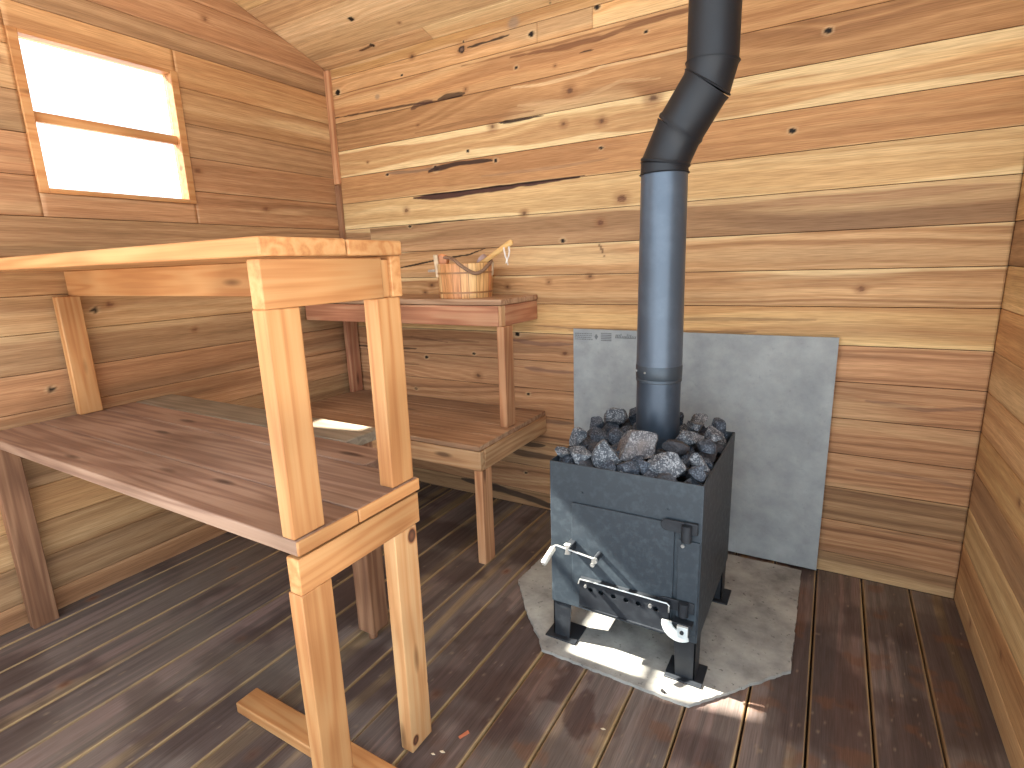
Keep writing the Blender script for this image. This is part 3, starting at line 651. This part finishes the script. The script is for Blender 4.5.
tag(hb, 'grey cement hearth board with clipped corners lying under the stove', 'hearth board')

# ---------------------------------------------------------------- heat shield panel
M['panel'] = cement_mat('cement_panel', (150, 156, 158), (164, 170, 172), (134, 140, 144), .12)
pn = thing('heat_shield_panel', 'grey cement board standing against the plank wall behind the stove', 'panel', (-.57, 2.66, 0))
MB().box(-1.178, .04, 2.650, 2.663, .0135, 1.100).build('board', M['panel'], pn, .001)
for xx, zz in ((-1.15, .9), (-1.15, .3), (-.05, .9), (-.05, .3)):
    MB().tube([(xx, 2.663, zz), (xx, YW-.001, zz)], .010, 10).build('spacer', plain('spacer', (120, 120, 120), .4, .8), pn)
ink = plain('grey_print', (116, 122, 126), .8); mk = MB()
def mark(x0, x1, z0, z1): mk.box(x0, x1, 2.6492, 2.6502, z0, z1)
r = random.Random(5)
for row in range(4):
    x = -1.168
    while x < -1.075:
        w = r.uniform(.004, .012); mark(x, x+w, 1.074-row*.010, 1.079-row*.010); x += w+.003
mk.prism([(-1.058, 1.062), (-1.048, 1.078), (-1.038, 1.062), (-1.048, 1.046)], 'y', 2.6492, 2.6502)
for row in range(5): mark(-1.022, -.965, 1.078-row*.009, 1.0835-row*.009)
x = -.945
for k in range(13):
    hgt = r.choice([.012, .018, .012, .022]); mk.prism([(x, 1.060), (x+.005, 1.060), (x+.009, 1.060+hgt), (x+.004, 1.060+hgt)], 'y', 2.6492, 2.6502); x += .0085
mark(-.945, -.835, 1.059, 1.0625)
pm = mk.build('printed_marks', ink, pn); pm['label'] = 'faint grey printing along the top edge'

# ---------------------------------------------------------------- stove
steel = metal('dark_blue_grey_steel', (50, 59, 67), .48, .15, .3, (98, 112, 118), 40, .1)
steel_d = metal('black_steel', (40, 44, 50), .5, .35, .2, (96, 104, 110), 20)
bright = plain('bright_metal', (214, 216, 214), .28, .75)
SX0, SX1, SY0, SY1, SZ0, SZ1 = -.845, -.300, 1.680, 2.300, .169, .742
st = thing('wood_stove', 'dark steel wood stove heaped with stones, standing on the hearth board', 'stove', (-.5725, 1.99, .0135))
tw = .006
b = MB()
b.box(SX0, SX1, SY0, SY0+tw, SZ0, SZ1).box(SX0, SX1, SY1-tw, SY1, SZ0, SZ1).box(SX0, SX0+tw, SY0+tw, SY1-tw, SZ0, SZ1).box(SX1-tw, SX1, SY0+tw, SY1-tw, SZ0, SZ1)
b.box(SX0+tw, SX1-tw, SY0+tw, SY1-tw, SZ0, SZ0+tw)
b.build('firebox', steel, st, .0015)
MB().box(SX0+tw, SX1-tw, SY0+tw, SY1-tw, .686, .694).build('stone_tray', steel_d, st)
for xx, zz in ((-.718, .638), (-.411, .638)):
    MB().tube([(xx, SY0+.001, zz), (xx, SY0-.0035, zz)], [.006, .0045], 10).build('rivet', steel, st)
# door with one rounded corner
DX0, DX1, DZ0, DZ1 = -.755, -.386, .235, .598
def rr_poly(x0, x1, z0, z1, rad):
    out = []
    for cx, cz, a0, rd in ((x1-rad[0], z0+rad[0], -90, rad[0]), (x1-rad[1], z1-rad[1], 0, rad[1]), (x0+rad[2], z1-rad[2], 90, rad[2]), (x0+rad[3], z0+rad[3], 180, rad[3])):
        for k in range(7):
            a = math.radians(a0+k*15); out.append((cx+rd*math.cos(a), cz+rd*math.sin(a)))
    return out
door = MB().prism(rr_poly(DX0, DX1, DZ0, DZ1, (.01, .030, .008, .008)), 'y', SY0-.0095, SY0-.003).build('door', steel, st, .0015)
MB().prism(rr_poly(DX0+.004, DX1-.004, DZ0+.004, DZ1-.004, (.01, .028, .006, .006)), 'y', SY0-.003, SY0).build('door_gasket', steel_d, door)
# hinge side
for zc in (.592, .305):
    hg = MB().prism(rr_poly(-.430, -.352, zc-.020, zc+.020, (.004, .004, .019, .019)), 'y', SY0-.0165, SY0-.0097).box(-.352, -.312, SY0-.014, SY0-.0005, zc-.020, zc+.020).build('hinge_strap', steel_d, st, .002)
for za, zb in ((.548, .606), (.275, .325)): MB().tube([(-.345, SY0-.018, za), (-.345, SY0-.018, zb)], .0165, 14).build('hinge_tube', steel_d, st)
MB().box(-.372, -.304, SY0-.008, SY0-.0005, .20, .545).build('hinge_plate', steel, st, .001)
MB().tube([(-.356, SY0-.018, .528), (-.356, SY0-.009, .528)], .006, 10).build('hinge_bolt', bright, st)
# draught bar with six holes
DB = (-.716, -.390, .204, .315)
bar = MB()
hx = [-.672, -.632, -.585, -.539, -.495, -.434]; hz = .283; hr = .0095
def holed(x0, x1, z0, z1, y0, y1, holes, hz, hr, seg=12):
    mb_ = MB(); xs = [x0] + [(a+b_)/2 for a, b_ in zip(holes[:-1], holes[1:])] + [x1]
    for i, h in enumerate(holes):
        a, b_ = xs[i], xs[i+1]; vs_ = []; fs = []
        for yy in (y0, y1):
            for k in range(seg):
                q = 2*math.pi*(k+.5)/seg; vs_.append((h+hr*math.cos(q), yy, hz+hr*math.sin(q)))
            for k in range(seg):
                q = 2*math.pi*(k+.5)/seg; cx, cz = math.cos(q), math.sin(q)
                tx = ((b_-h) if cx > 0 else (h-a))/abs(cx) if abs(cx) > 1e-6 else 1e9; tz = ((z1-hz) if cz > 0 else (hz-z0))/abs(cz) if abs(cz) > 1e-6 else 1e9
                tt = min(tx, tz); vs_.append((h+cx*tt, yy, hz+cz*tt))
            for cc in ((a, z0), (b_, z0), (b_, z1), (a, z1)): vs_.append((cc[0], yy, cc[1]))
        n = 2*seg+4
        def outer(k): return vs_[seg+k % seg]
        for s_ in (0, 1):
            o = s_*n
            for k in range(seg):
                j = (k+1) % seg; p, q_ = vs_[seg+k], vs_[seg+j]
                f = [o+k, o+seg+k]
                # insert the box corner when the outer points lie on two different sides
                for ci, cc in enumerate(((a, z0), (b_, z0), (b_, z1), (a, z1))):
                    onp = (abs(p[0]-cc[0]) < 1e-6 and abs(q_[2]-cc[1]) < 1e-6) or (abs(p[2]-cc[1]) < 1e-6 and abs(q_[0]-cc[0]) < 1e-6)
                    if onp and not (abs(p[0]-q_[0]) < 1e-6 or abs(p[2]-q_[2]) < 1e-6): f.append(o+2*seg+ci)
                f += [o+seg+j, o+j]
                fs.append(tuple(f) if s_ == 0 else tuple(f[::-1]))
        for k in range(seg):
            j = (k+1) % seg; fs.append((k, j, n+j, n+k))
        mb_.add(vs_, fs)
    return mb_
bar = holed(DB[0], DB[1], DB[2]+.004, DB[3], SY0-.034, SY0-.030, hx, hz, hr)
bar.box(DB[0], DB[1], SY0-.030, SY0-.0101, DB[3]-.004, DB[3]).box(DB[0], DB[1], SY0-.040, SY0-.0101, DB[2], DB[2]+.004)
bar.box(DB[0], DB[0]+.004, SY0-.030, SY0-.0101, DB[2]+.004, DB[3]-.004).box(DB[1]-.004, DB[1], SY0-.030, SY0-.0101, DB[2]+.004, DB[3]-.004)
db = bar.build('draught_bar', steel_d, st, 0)
lip = MB().tube([(DB[0]-.002, SY0-.036, DB[3]-.018), (DB[0]+.004, SY0-.036, DB[3]+.001), (DB[0]+.03, SY0-.036, DB[3]+.002), (DB[1]-.006, SY0-.036, DB[3]+.002), (DB[1]+.001, SY0-.036, DB[3]-.004), (DB[1]+.001, SY0-.036, DB[3]-.030)], .0028, 6).build('lip_highlight', bright, db)  # bright rod modelled in place of the light catching the bar's top lip
lip['label'] = 'thin bright line put in as the highlight along the top lip'
MB().tube([(-.690, SY0-.0342, .294), (-.690, SY0-.041, .294)], .0055, 10).build('screw', bright, db)
MB().tube([(-.452, SY0-.0342, .290), (-.452, SY0-.041, .290)], .0065, 10).build('screw', bright, db)
# bright crescent catch and its bracket under the bar
cr = []
for k in range(13):
    a = math.radians(175+k*11); cr.append((-.352+.058*math.cos(a), .254+.060*math.sin(a)))
for k in range(13):
    a = math.radians(307-k*11); cr.append((-.346+.030*math.cos(a), .260+.028*math.sin(a)))
ct = MB().prism(cr, 'y', SY0-.050, SY0-.042).box(-.358, -.322, SY0-.052, SY0-.040, .218, .254).build('catch_plate', plain('pale_cast_metal', (214, 222, 222), .5, .1), st, .0015)
ct['label'] = 'pale crescent shaped catch plate'
MB().tube([(-.340, SY0-.058, .236), (-.340, SY0-.0525, .236)], .0065, 10).build('catch_bolt', steel_d, ct)
MB().box(-.375, -.312, SY0-.040, SY0-.0005, .246, .258).build('catch_mount', steel_d, st, .001)
# door latch: pivot, crank rod, turned handle
lt = MB().tube([(-.645, SY0-.010, .422), (-.645, SY0-.056, .422)], .010, 12).build('latch_pivot', steel_d, st)
MB().tube([(-.645, SY0-.0565, .422), (-.645, SY0-.066, .422)], .011, 8).build('nut', bright, lt)
MB().tube([(-.655, SY0-.050, .400), (-.655, SY0-.060, .400)], .008, 8).build('bolt', bright, lt)
MB().tube([(-.640, SY0-.056, .424), (-.750, SY0-.056, .436), (-.792, SY0-.056, .441), (-.800, SY0-.060, .440), (-.802, SY0-.068, .434)], .0038, 8).build('crank_rod', bright, lt)
MB().tube([(-.802, SY0-.064, .436), (-.803, SY0-.070, .432), (-.811, SY0-.128, .404), (-.812, SY0-.132, .402)], [.007, .0115, .0115, .009], 14).build('handle', plain('pale_handle', (206, 202, 192), .4, .2), lt)
MB().prism([(-.762, .458), (-.738, .458), (-.744, .438), (-.738, .420), (-.760, .416), (-.755, .438)], 'y', SY0-.064, SY0-.048).build('catch_clip', bright, lt, .002)
MB().box(-.762, -.738, SY0-.0475, SY0-.0005, .418, .450).build('latch_keeper', steel_d, st, .002)
# feet: front pair joined by nothing, plates flare inwards
for sx, x0_, x1_ in ((1, SX0+.004, SX0+.092), (-1, SX1-.092, SX1-.004)):
    for ya in (SY0+.004, SY1-.094):
        xo = x0_ if sx > 0 else x1_
        lp = MB().prism([(xo, SZ0), (xo+sx*.075, SZ0), (xo+sx*.066, .020), (xo, .020)], 'y', ya, ya+.006)
        lp.prism([(ya, SZ0), (ya+.085, SZ0), (ya+.078, .020), (ya, .020)], 'x', min(xo, xo+sx*.006), max(xo, xo+sx*.006))
        l_ = lp.build('leg', steel_d, st, .001)
        MB().box(min(xo-sx*.028, xo+sx*.10), max(xo-sx*.028, xo+sx*.10), ya-.022, ya+.095, .0136, .0198).build('foot_plate', steel_d, l_, .002)

# ---------------------------------------------------------------- stovepipe
PX, PY, PR = -.555, 2.055, .0815
pipe_m = metal('blue_grey_pipe', (80, 92, 106), .36, .45, .3, (124, 140, 156), 6, .08)
pp = thing('stove_pipe', 'dark blue grey stovepipe rising from the stones and bending to the roof', 'stovepipe', (PX, PY, .695))
MB().lathe([(.083, .695), (.083, .99)], (PX, PY, 0), 48).build('lower_pipe', metal('lower_pipe_steel', (62, 74, 88), .38, .45, .3, (108, 124, 140), 9), pp)
MB().lathe([(.0835, .990), (.0865, .992), (.0865, 1.000), (.0845, 1.003), (.0865, 1.006), (.0875, 1.050), (.0855, 1.054)], (PX, PY, 0), 48).build('collar', metal('collar_steel', (66, 76, 86), .42, .45, .2), pp)
MB().lathe([(.0855, 1.052), (PR, 1.742)], (PX, PY, 0), 48).build('upper_pipe', pipe_m, pp)
for a, z, rr_ in ((math.radians(250), 1.032, .0865), (math.radians(215), 1.032, .0865), (math.pi, 1.725, PR)):
    MB().tube([(PX+(rr_-.001)*math.cos(a), PY+(rr_-.001)*math.sin(a), z), (PX+(rr_+.004)*math.cos(a), PY+(rr_+.004)*math.sin(a), z)], .004, 8).build('screw', bright, pp)
OD = Vector((1, -.12, 0)).normalized()
def ring(c, tilt_deg, r, seg=48):
    """ring whose plane leans towards OD; c is the centre"""
    a = math.radians(tilt_deg); ax_ = Vector((0,0,1))*math.cos(a)+OD*math.sin(a)
    s_ = Vector((0,0,1)).cross(OD).normalized(); u_ = s_.cross(ax_)
    return [Vector(c)+(u_*math.cos(q)+s_*math.sin(q))*r for q in (2*math.pi*k/seg for k in range(seg))]
elb = metal('black_elbow_steel', (30, 34, 40), .5, .3, .12, (70, 78, 86), 9)
c0 = Vector((PX, PY, 1.742)); c1 = c0+Vector((0, 0, .035)); c2 = c1+OD*.050+Vector((0,0,.105)); c3 = c2+OD*.090+Vector((0,0,.130)); c4 = c3+OD*.014+Vector((0,0,.06))
for n_, (a_, ta, b_, tb) in enumerate(((c0, 0, c1, 8), (c1, 12, c2, 34), (c2, 38, c3, 38), (c3, 34, c4, 4))):
    mbx = MB().ring_sweep([ring(a_, ta, PR+.004), ring(a_+(b_-a_)*.06, ta, PR+.0065), ring(a_+(b_-a_)*.12, ta, PR+.002), ring(b_-(b_-a_)*.10, tb, PR+.001), ring(b_, tb, PR+.005)])
    mbx.build('elbow_gore', elb, pp)
zt = ceil_z(PY)+.015
MB().lathe([(PR, c4.z-.012), (PR, zt)], (c4.x, c4.y, 0), 48).build('top_pipe', elb, pp)

# ---------------------------------------------------------------- stones
stone_m = [stone_mat('speckled_granite', (70, 77, 86), (26, 30, 38), (160, 166, 172)), stone_mat('dark_granite', (48, 56, 68), (20, 24, 32), (104, 114, 126)),
           stone_mat('pale_granite', (92, 92, 96), (40, 42, 48), (160, 160, 162), (112, 102, 98)), stone_mat('smooth_dark_stone', (58, 60, 66), (38, 40, 46), (78, 80, 86))]
def rock_mesh(seed, w, h, d):
    r = random.Random(seed); bm = bmesh.new(); bmesh.ops.create_icosphere(bm, subdivisions=4, radius=1.0)
    planes = []
    for k in range(10):
        n = Vector((r.gauss(0,1), r.gauss(0,1), r.gauss(0,1))).normalized(); planes.append((n, r.uniform(.34, .74)))
    for v in bm.verts:
        p = v.co.copy()
        for n, dd in planes:
            e_ = p.dot(n)-dd
            if e_ > 0: p -= n*e_*.98
        p *= 1 + .04*math.sin(p.x*9+seed)*math.sin(p.y*8)*math.sin(p.z*10+seed*2) + r.uniform(-.006, .006)
        v.co = p
    lo = [min(v.co[i] for v in bm.verts) for i in range(3)]; hi = [max(v.co[i] for v in bm.verts) for i in range(3)]
    for v in bm.verts: v.co = Vector(tuple(((v.co[i]-lo[i])/(hi[i]-lo[i])-.5)*(w, d, h)[i] for i in range(3)))
    me = bpy.data.meshes.new('stone'); bm.to_mesh(me); bm.free()
    for p in me.polygons: p.use_smooth = True
    me.set_sharp_from_angle(angle=math.radians(18))
    return me
def stone(seed, loc, size, mat, label, rz=0, group='stones heaped on the stove'):
    me = rock_mesh(seed, *size); me.materials.append(stone_m[mat])
    o = bpy.data.objects.new('stone', me); COL.objects.link(o); o.location = loc; o.rotation_euler = (0, 0, rz)
    return tag(o, label, 'stone', group)
RZ = math.radians(30)
named = [
 (-.815, 1.735, .757, .062, .048, 0, 'small speckled stone at the front left corner of the stove'),
 (-.746, 1.738, .757, .086, .064, 0, 'white speckled stone at the front rim, second from the left corner'),
 (-.662, 1.770, .768, .108, .112, 0, 'pointed stone with an orange tinged lower face at the front rim'),
 (-.570, 1.845, .795, .150, .116, 2, 'largest stone of the heap, pale and peaked, before the stovepipe'),
 (-.440, 1.755, .764, .132, .092, 0, 'broad speckled stone at the front rim right of the largest stone'),
 (-.560, 1.730, .742, .078, .052, 1, 'low dark stone at the front rim under the largest stone'),
 (-.815, 1.870, .770, .070, .096, 0, 'bluish stone on the left rim behind the corner stone'),
 (-.820, 2.080, .768, .060, .070, 1, 'small rounded dark stone on the left rim, below the wall board'),
 (-.765, 1.965, .758, .092, .080, 1, 'dark blue stone in the left of the heap, behind the bluish one'),
 (-.775, 2.190, .778, .104, .092, 0, 'speckled stone at the top left of the heap before the panel'),
 (-.700, 2.240, .774, .072, .100, 1, 'dark upright stone tight against the left of the stovepipe'),
 (-.680, 1.960, .772, .096, .070, 1, 'grey stone between the pointed stone and the stovepipe'),
 (-.440, 1.880, .786, .096, .064, 3, 'smooth dark stone right of the largest stone'),
 (-.420, 2.000, .794, .110, .060, 0, 'flat speckled stone right of the foot of the stovepipe'),
 (-.420, 2.160, .786, .080, .052, 0, 'small flat stone at the back right of the stovepipe'),
 (-.345, 1.810, .776, .070, .070, 0, 'white speckled stone behind the right end of the front rim'),
 (-.335, 1.730, .758, .056, .062, 1, 'blue grey stone at the right end of the front rim'),
 (-.730, 1.830, .755, .052, .046, 3, 'little dark stone wedged behind the white speckled stone'),
 (-.512, 1.735, .750, .052, .058, 1, 'narrow bluish dark stone left of the broad front stone')]
for i, (x, y, z, w, h, mt, lab) in enumerate(named):
    stone({3: 77, 7: 91}.get(i, 40+i*3), (x, y, z), (w, h, w*.82), mt, lab, RZ + (i % 3-1)*.15)
r = random.Random(12); k = 0
for gx in range(7):
    for gy in range(7):
        x = SX0+.048+gx*.0748+r.uniform(-.010, .010); y = SY0+.050+gy*.0865+r.uniform(-.012, .012)
        if math.hypot(x-PX, y-PY) < PR+.045: continue
        s_ = r.uniform(.076, .088)
        ordn = ['first', 'second', 'third', 'fourth', 'fifth', 'sixth', 'seventh']
        row = ['along the front rim', 'just behind the front rim', 'before the stovepipe', 'level with the front of the stovepipe', 'beside the middle of the stovepipe', 'level with the back of the stovepipe', 'along the back rim'][gy]
        mt = r.choice([0, 1, 1, 3]); ad = {0: 'speckled', 1: 'dark blue grey', 3: 'smooth dark'}[mt]
        stone(200+k, (x, y, (.716 if gy < 1 else .732)+r.uniform(-.004, .004)), (s_, s_*.85, s_), mt, '%s bedded stone %s, %s from the left' % (ad, row, ordn[gx]), r.uniform(0, 3), 'stones bedded in the heap')
        k += 1
for j, (x, y, z, lb) in enumerate(((-.62, 2.24, .790, 'grey stone behind the left side of the stovepipe'), (-.53, 2.25, .786, 'grey stone behind the right side of the stovepipe'), (-.44, 2.25, .786, 'grey stone at the back edge of the heap, right of the stovepipe'), (-.36, 2.24, .782, 'grey stone on the back right corner of the stove'), (-.35, 2.10, .784, 'grey stone on the right rim of the stove, near its back'), (-.35, 1.95, .784, 'grey stone on the right rim of the stove, half way along'))):
    stone(500+j, (x, y, z), (.082, .06, .07), j % 2, lb, r.uniform(0, 3))

# ---------------------------------------------------------------- litter on the floor
leaf = MB().add([(-.955, 1.055, .0015), (-.938, 1.066, .0050), (-.926, 1.088, .0030), (-.942, 1.078, .0015)], [(0, 1, 2, 3)])
lf = MB().prism([(-.902, 1.122), (-.894, 1.118), (-.880, 1.150), (-.889, 1.156)], 'z', .001, .004).build('wood_chip', plain('red_chip', (206, 120, 84), .7), None)
tag(lf, 'small reddish wood chip on the floor beside the near bench leg', 'wood chip')
for i, (x, y, s_, l_) in enumerate(((-.915, 1.055, .008, 'pale wood crumb on the floor in front of the near bench leg'), (-.935, 1.035, .006, 'tiny pale crumb close to the foot of the near bench leg'), (-.515, 1.365, .007, 'pale splinter on the floorboard in front of the hearth board'))):
    o = MB().prism([(x-s_, y-s_*.3), (x, y-s_*.5), (x+s_*1.2, y+s_*.2), (x, y+s_*.5)], 'z', .001, .0035).build('wood_chip', plain('pale_chip', (226, 204, 170), .7), None)
    tag(o, l_, 'wood chip')
ch = MB().tube([(-.392, 1.594, .0165), (-.380, 1.588, .0165)], [.006, .004], 8).build('charcoal_bit', plain('charcoal', (24, 20, 20), .8), None)
tag(ch, 'black crumb of charcoal on the bright front strip of the hearth', 'charcoal')
